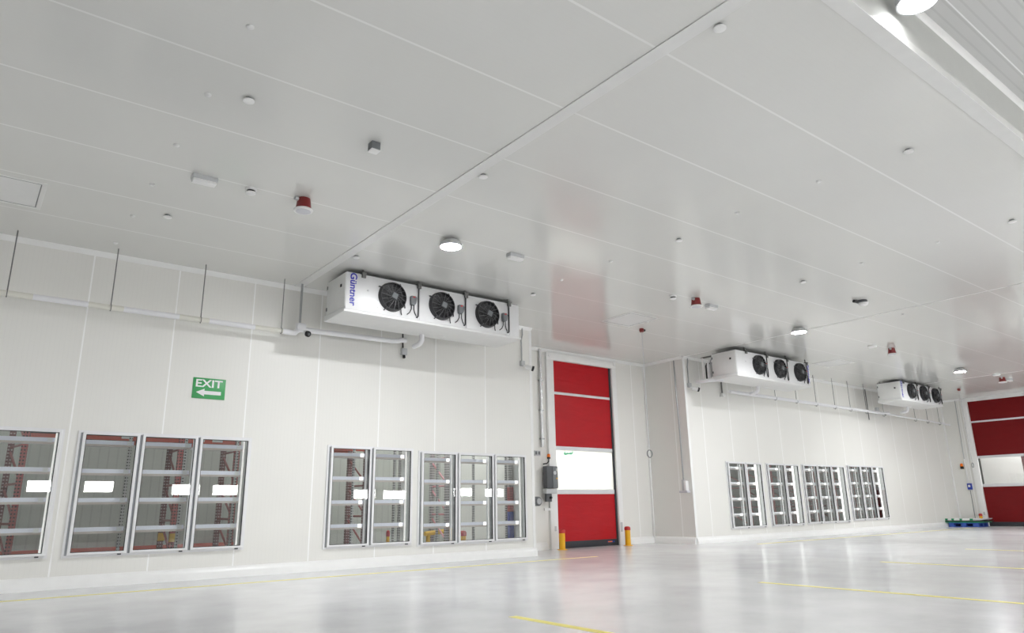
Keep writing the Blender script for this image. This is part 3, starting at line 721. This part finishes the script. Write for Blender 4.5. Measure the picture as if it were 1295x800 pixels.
smoke(2.58, -3.83, 'smoke detector right of the emergency light above the EXIT sign'); smoke(11.19, -3.79, 'smoke detector left of the alcove sounder')
t = thing('ceiling_camera', (14.85, -5.88, H), 'white and black dome unit on the ceiling right of the second lamp', 'camera')
MB().lathe([(.11, 0), (.11, -.04), (.09, -.05)], (14.85, -5.88, H), n=28).build('base', M['dgrey'], t); MB().lathe([(.10, -.05), (.085, -.09), (.04, -.115)], (14.88, -5.9, H), n=28).build('dome', M['white_plastic'], t)
MB().tube([(14.72, -5.84, H - .035), (14.62, -5.82, H - .035)], .035, 8).build('cable_gland', M['black'], t)
for (x, y, l) in ((19.6, -3.78, 'white round disc on the ceiling left of the third sounder'), (27.9, -4.0, 'white round disc left of the sounder over the far door')):
    o = MB().lathe([(.12, 0), (.12, -.03), (.10, -.05)], (x, y, H), n=32).build('ceiling_speaker', M['white_plastic'], None, loc=(x, y, H)); tag(o, l, 'ceiling speaker')
def hatch(x0, x1, y0, y1, label):
    t = thing('ceiling_hatch', ((x0 + x1) / 2, (y0 + y1) / 2, H), label, 'ceiling hatch', 'access hatches in the ceiling')
    for nm, m, a, z in (('hatch_frame', M['flash'], 0, .006), ):
        b = MB()
        w = .055
        for bx in ((x0, y0, x1, y0 + w), (x0, y1 - w, x1, y1), (x0, y0 + w, x0 + w, y1 - w), (x1 - w, y0 + w, x1, y1 - w)): b.box(bx[0], bx[1], H - z, bx[2], bx[3], H)
        b.build(nm, m, t)
    MB().box(x0 + .07, y0 + .07, H - .004, x1 - .07, y1 - .07, H + .0).build('hatch_panel', M['case_side'], t)
    b = MB()
    for bx in ((x0 + .06, y0 + .06, x1 - .06, y0 + .07), (x0 + .06, y1 - .07, x1 - .06, y1 - .06), (x0 + .06, y0 + .06, x0 + .07, y1 - .06), (x1 - .07, y0 + .06, x1 - .06, y1 - .06)): b.box(bx[0], bx[1], H - .005, bx[2], bx[3], H)
    b.build('hatch_seal', M['grey'], t)
hatch(-.62, .42, -2.45, -1.45, 'square ceiling hatch at the left edge above the pipe'); hatch(11.4, 12.37, -2.43, -1.45, 'square ceiling hatch in front of the alcove')
hatch(20.6, 21.6, -2.3, -1.4, 'square ceiling hatch before the farthest evaporator')

# ------------------------------------------------------------------ wall cameras and small wall gear
def bullet_cam(x, y, z, label, cond_top=None, facing=(.75, -.55, -.30), box=True, kinks=True):
    t = thing('security_camera', (x, y, z), label, 'security camera', 'security cameras high on the walls')
    if box:
        MB().cbox((x, y - .045, z), (.10, .09, .12)).build('mount_box', M['lgrey'], t, bevel=.008)
    if cond_top:
        MB().tube([(x, y - .03, z + .05), (x + .0, y - .03, z + .35), (x - .01, y - .03, z + .55), (x + .03, y - .03, z + .7), (x + .03, y - .03, H - .01)], .014, 8).build('conduit', M['steel'], t)
    d = Vector(facing).normalized(); p = Vector((x, y - .08, z - .06))
    MB().tube([p, p + d * .07], .026, 10).build('arm', M['white_plastic'], t)
    a = p + d * .06
    MB().tube([a, a + d * .17], .058, 16).build('body', M['white_plastic'], t)
    l = MB().tube([a + d * .15, a + d * .20], [.062, .062], 16).build('lens_hood', M['black'], t)
    MB().tube([a + d * .197, a + d * .205], .03, 12).build('lens', M['grey'], l)
bullet_cam(10.18, 0, 4.30, 'white bullet camera on the wall end left of the red door', True)
bullet_cam(16.42, YB, 4.36, 'white bullet camera on the corner beside the second evaporator', True)
t = thing('security_camera', (4.78, -.46, 4.12), 'white camera with black lens under the pipe junction', 'security camera', 'security cameras high on the walls')
MB().tube([(4.76, -.425, 4.225), (4.78, -.49, 4.19)], .045, 14).build('body', M['white_plastic'], t)
l = MB().tube([(4.775, -.47, 4.195), (4.79, -.51, 4.18)], .055, 18).build('lens_hood', M['black'], t); MB().tube([(4.789, -.508, 4.181), (4.793, -.518, 4.177)], .028, 14).build('lens', M['grey'], l)
t = thing('security_camera', (7.02, 0, 4.2), 'grey box camera under the big evaporator with a black cable', 'security camera', 'security cameras high on the walls')
MB().cbox((7.03, -.05, 4.20), (.115, .10, .14)).build('mount_box', M['lgrey'], t, bevel=.008)
MB().tube([(7.03, -.05, 4.13), (7.03, -.07, 4.07)], .03, 12).build('lens', M['black'], t)
MB().tube([(7.02, -.03, 4.27), (7.01, -.03, 4.5), (7.0, -.03, 4.8), (7.0, -.03, H - .05)], .014, 8).build('cable', M['black'], t)
t = thing('security_camera', (27.6, YB, 4.2), 'grey box camera with black lens under the farthest evaporator', 'security camera', 'security cameras high on the walls')
MB().cbox((27.6, YB - .05, 4.42), (.13, .10, .18)).build('mount_box', M['lgrey'], t, bevel=.008); MB().tube([(27.7, YB - .08, 4.32), (27.85, YB - .25, 4.25)], .05, 12).build('lens', M['black'], t)
MB().tube([(26.9, YB - .03, 4.0), (26.9, YB - .03, H - .05)], .016, 8).build('conduit', M['rod'], t)
t = thing('cable_conduit', (17.9, YB, 4.3), 'dark conduit dropping below the second evaporator', 'conduit')
MB().tube([(17.95, YB - .04, 4.18), (17.95, YB - .04, H - .05)], .022, 8).build('conduit', M['rod'], t); MB().cbox((17.95, YB - .05, 4.2), (.14, .1, .1)).build('mount_box', M['white_plastic'], t)

t = thing('exit_sign', (3.27, -.012, 2.93), 'green EXIT sign with white left arrow on the wall', 'exit sign')
MB().box(3.005, -.012, 2.93, 3.543, -.001, 3.285).build('sign_board', M['green_sign'], t, bevel=.002)
text_mesh('lettering', 'EXIT', .185, M['sign_white'], t, Matrix.Translation((3.265, -.013, 3.185)) @ Matrix.Diagonal((1.18, 1, .98, 1)) @ FACE, bold=.004, depth=.001)
MB().prism([(3.065, 3.035), (3.20, 3.10), (3.20, 3.065), (3.475, 3.065), (3.475, 3.003), (3.20, 3.003), (3.20, 2.968)], -.0145, -.011).build('arrow', M['sign_white'], t)

# beside the red door
yd = YD
t = thing('door_controller', (12.240, yd, 1.45), 'dark grey door control box at the near edge of the red door', 'control box')
MB().box(12.050, yd - .23, 1.50, 12.410, yd - .07, 2.06).build('housing', M['dgrey'], t, bevel=.015)
MB().box(12.240, yd - .245, 1.51, 12.415, yd - .22, 2.05).build('front_cover', M['grey'], t, bevel=.01)
MB().lathe([(.05, 0), (.045, .008)], (12.310, yd - .245, 1.89), '-Y', 20).build('emblem', M['lgrey'], t)
MB().cbox((12.370, yd - .248, 1.75), (.04, .008, .03)).build('warning_label', M['yellow'], t); MB().cbox((12.365, yd - .248, 1.97), (.03, .008, .07)).build('key_switch', M['lgrey'], t)
MB().cbox((12.220, yd - .13, 1.43), (.36, .16, .12)).build('cable_tray', M['lgrey'], t, bevel=.008)
t = thing('isolator_switch', (12.180, yd, 1.2), 'black rotary switch under the dark grey door control box', 'switch')
MB().cbox((12.160, yd - .13, 1.27), (.18, .08, .20)).build('housing', M['dgrey'], t, bevel=.008); MB().lathe([(.035, 0), (.03, .04)], (12.200, yd - .17, 1.27), '-Y', 16).build('knob', M['black'], t)
MB().tube([(12.200, yd - .11, 1.17), (12.200, yd - .11, .98)], .01, 6).build('cable', M['grey'], t); MB().cbox((12.130, yd - .11, .985), (.20, .03, .06)).build('foot_box', M['white_plastic'], t)
t = thing('warning_beacon', (12.190, yd, 2.2), 'orange beacon on a black bent arm above the door control box', 'beacon')
MB().tube([(12.110, yd - .02, 2.12), (12.150, yd - .12, 2.13), (12.190, yd - .15, 2.18), (12.195, yd - .15, 2.25)], .016, 8).build('arm', M['black'], t)
MB().lathe([(.045, 2.25), (.045, 2.29)], (12.195, yd - .15, 0), n=20).build('base', M['black'], t); MB().lathe([(.042, 2.29), (.042, 2.35), (.03, 2.375)], (12.195, yd - .15, 0), n=20).build('lens', M['orange'], t)
t = thing('push_button', (11.93, yd, 1.18), 'round grey push button on the wall left of the red door', 'push button')
MB().box(11.80, yd - .05, 1.07, 11.90, yd, 1.30).lathe([(.115, 0), (.115, .05), (.09, .07)], (11.90, yd, 1.185), '-Y', 28).build('plate', M['grey'], t)
MB().lathe([(.075, .07), (.07, .085)], (11.90, yd, 1.185), '-Y', 24).build('button', M['lgrey'], t)
t = thing('wall_socket', (11.9, yd, 2.4), 'small grey box on the wall under the silver conduit', 'wall box')
MB().cbox((11.9, yd - .03, 2.39), (.20, .06, .13)).build('box', M['lgrey'], t, bevel=.006)
for dx in (-.05, .05): MB().cbox((11.9 + dx, yd - .062, 2.395), (.06, .01, .08)).build('flap', M['grey'], t)
t = thing('cable_conduit', (12.05, yd, 2.5), 'shiny silver conduit down the wall left of the red door', 'conduit')
MB().tube([(12.07, yd - .05, 2.55), (12.07, yd - .05, H - .03)], .04, 12).build('conduit', M['silver'], t)
for z in (2.75, 3.5, 4.3): MB().box(12.015, yd - .095, z, 12.125, yd, z + .03).build('clip', M['steel'], t)
o = MB().box(10.52, .62, 0, 10.72, .74, .06).build('floor_stop', M['black'], None, bevel=.01, loc=(10.62, .68, 0)); tag(o, 'black stop block on the floor at the wall end', 'door stop')
# pull cord in front of the alcove corner
def pull_cord(x, y, zr, label, zb=None):
    t = thing('pull_cord', (x, y, H), label, 'pull cord', 'door pull cords from the ceiling')
    MB().lathe([(.05, 0), (.06, -.04), (.045, -.09)], (x, y, H), n=20).build('pull_switch', M['beacon_red'], t)
    MB().tube([(x + .05, y, H - .03), (x + .11, y, H - .03)], .03, 8).build('cable_gland', M['black'], t)
    MB().tube([(x, y, H - .08), (x + .005, y, (H + zr) / 2), (x, y, zr + .11)], .008, 6).build('cord', M['lgrey'], t)
    MB().ring((x, y, zr), .085, .011, 'Y', 28, 6).build('pull_ring', M['grey'], t)
pull_cord(12.76, -1.50, 2.2, 'grey pull cord with ring hanging in front of the alcove corner')
pull_cord(30.3, -1.9, 2.3, 'pull cord with ring hanging near the far red door')
# socket on the return wall
t = thing('wall_outlet', (X2, .33, 1.4), 'pale socket and shelf on the alcove side wall below a conduit', 'socket')
MB().tube([(X2 - .03, .40, H - .08), (X2 - .035, .39, 4.2), (X2 - .03, .37, 3.0), (X2 - .03, .37, 1.72)], .018, 8).build('conduit', M['steel'], t)
MB().box(X2 - .07, .33, 1.42, X2, .41, 1.72).build('switch_box', M['lgrey'], t, bevel=.006); MB().box(X2 - .12, .22, 1.42, X2, .30, 1.68).build('socket_body', M['white_plastic'], t, bevel=.012)
MB().box(X2 - .14, .18, 1.36, X2, .46, 1.42).build('ledge', M['pale_lens'], t, bevel=.006)
# end wall gear
t = thing('wall_switch', (XE, -.5, 1.5), 'blue switch box with white dot on the far end wall', 'switch')
MB().box(XE - .08, -.58, 1.45, XE, -.41, 1.70).build('housing', M['blue_box'], t, bevel=.01); MB().box(XE - .09, -.53, 1.55, XE - .08, -.45, 1.64).build('dial', M['white_plastic'], t)
MB().tube([(XE - .03, -.46, 1.72), (XE - .03, -.46, 2.7)], .03, 8).build('upper_duct', M['white_plastic'], t); MB().tube([(XE - .02, -.46, 2.7), (XE - .02, -.5, H - .05)], .014, 6).build('upper_cable', M['steel'], t)
MB().tube([(XE - .02, -.48, .2), (XE - .02, -.48, 1.42)], .01, 6).build('lower_cable', M['grey'], t)
t = thing('warning_beacon', (XE, -.33, 2.45), 'small orange beacon on the far end wall beside the red door', 'beacon')
MB().box(XE - .09, -.38, 2.30, XE, -.28, 2.40).build('base', M['black'], t); MB().lathe([(.055, 2.40), (.055, 2.48), (.03, 2.52)], (XE - .05, -.33, 0), n=16).build('lens', M['orange'], t)

# loaded blue pallet in the far corner
px0, px1, pya, pyb = 32.1, 33.1, -1.08, .0
t = thing('plastic_pallet', ((px0 + px1) / 2, (pya + pyb) / 2, 0), 'blue plastic pallet on the floor in the far corner', 'pallet')
b = MB().box(px0, pya, .13, px1, pyb, .17); b.build('top_deck', M['blue'], t, bevel=.006)
MB().box(px0, pya, 0, px1, pyb, .025).build('bottom_deck', M['blue'], t, bevel=.004)
for i in range(3):
    for j in range(3):
        cx = px0 + .08 + i * (px1 - px0 - .16) / 2; cy = pya + .1 + j * (pyb - pya - .2) / 2
        MB().cbox((cx, cy, .078), (.15, .19, .106)).build('foot_block', M['blue'], t)
t = thing('folded_crate', ((px0 + px1) / 2, (pya + pyb) / 2, .17), 'flat black and green folded crate base lying on the blue pallet', 'crate')
MB().box(px0 - .02, pya - .15, .17, px1, pyb + .12, .21).build('green_base', M['green'], t, bevel=.006)
MB().box(px0 - .04, pya - .22, .21, px1, pyb + .18 - .08, .25).build('black_rim', M['black'], t, bevel=.012)
t = thing('white_panel', ((px0 + px1) / 2, (pya + pyb) / 2, .25), 'white flat panel with green corners on top of the pallet load', 'panel')
MB().box(px0 - .02, pya + .2, .25, px1 - .1, pyb + .06, .32).build('board', M['white_plastic'], t, bevel=.008)
for y in (pya + .18, pya + .55, pya + .85, pyb + .0): MB().box(px0 - .035, y, .255, px0 + .06, y + .09, .325).build('corner_clip', M['green'], t, bevel=.004)
t = thing('lid_tray', (px1 - .4, pya, .25), 'shallow grey curved tray at the right of the pallet load', 'tray')
MB().prism_x([(pya - .2, .29), (pya - .05, .255), (pya + .17, .25), (pya + .17, .31), (pya - .05, .32), (pya - .22, .335)], px0 + .0, px1 - .1).build('tray', M['pale_lens'], t, bevel=.006)

# ------------------------------------------------------------------ unseen fill lights added in the rooms behind
def area(name, loc, size, power, col=(1, 1, 1), sy=None, rot=(0, 0, 0)):
    l = bpy.data.lights.new(name, 'AREA'); l.energy = power; l.color = col; l.size = size
    if sy: l.shape = 'RECTANGLE'; l.size_y = sy
    o = bpy.data.objects.new(name, l); COL.objects.link(o); o.location = loc; o.rotation_euler = rot; return o
area('cold_room_fill', (3.0, 1.6, 4.5), 7, 18, sy=.3); area('cold_room_fill', (8.6, 1.6, 4.5), 2.5, 26, sy=.3)
area('freezer_fill', (24, 1.8, 4.5), 12, 22, sy=.3)
area('next_room_fill', (13.4, YD + 1.3, 5.1), 4.5, 52, sy=1.5); area('next_room_fill', (XE + 1.6, -2.5, 5.1), 2.5, 50, sy=3)

w = bpy.data.worlds.new('World'); S.world = w; w.use_nodes = True
w.node_tree.nodes['Background'].inputs[0].default_value = (1, 1, 1, 1); w.node_tree.nodes['Background'].inputs[1].default_value = .3

# ------------------------------------------------------------------ camera
cam = bpy.data.cameras.new('camera'); co = bpy.data.objects.new('camera', cam); COL.objects.link(co); S.camera = co
cam.sensor_width = 36; cam.lens = 893.03 / 1295 * 36; cam.clip_end = 200
yaw, pitch, roll = .6616, .2634, -.0165
cy, sy = math.cos(yaw), math.sin(yaw)
F = Vector((sy * math.cos(pitch), cy * math.cos(pitch), math.sin(pitch))); r = Vector((cy, -sy, 0)); u = r.cross(F)
Rr = r * math.cos(roll) + u * math.sin(roll); U = u * math.cos(roll) - r * math.sin(roll)
co.matrix_world = Matrix(((Rr.x, U.x, -F.x, CAM.x), (Rr.y, U.y, -F.y, CAM.y), (Rr.z, U.z, -F.z, CAM.z), (0, 0, 0, 1)))
S.view_settings.view_transform = 'Standard'; S.view_settings.look = 'None'; S.view_settings.gamma = 1; S.view_settings.use_curve_mapping = False
S.view_settings.exposure = 1.88
S.cycles.diffuse_bounces = 6; S.cycles.max_bounces = 12; S.cycles.transparent_max_bounces = 16
S.cycles.sample_clamp_indirect = 3.0
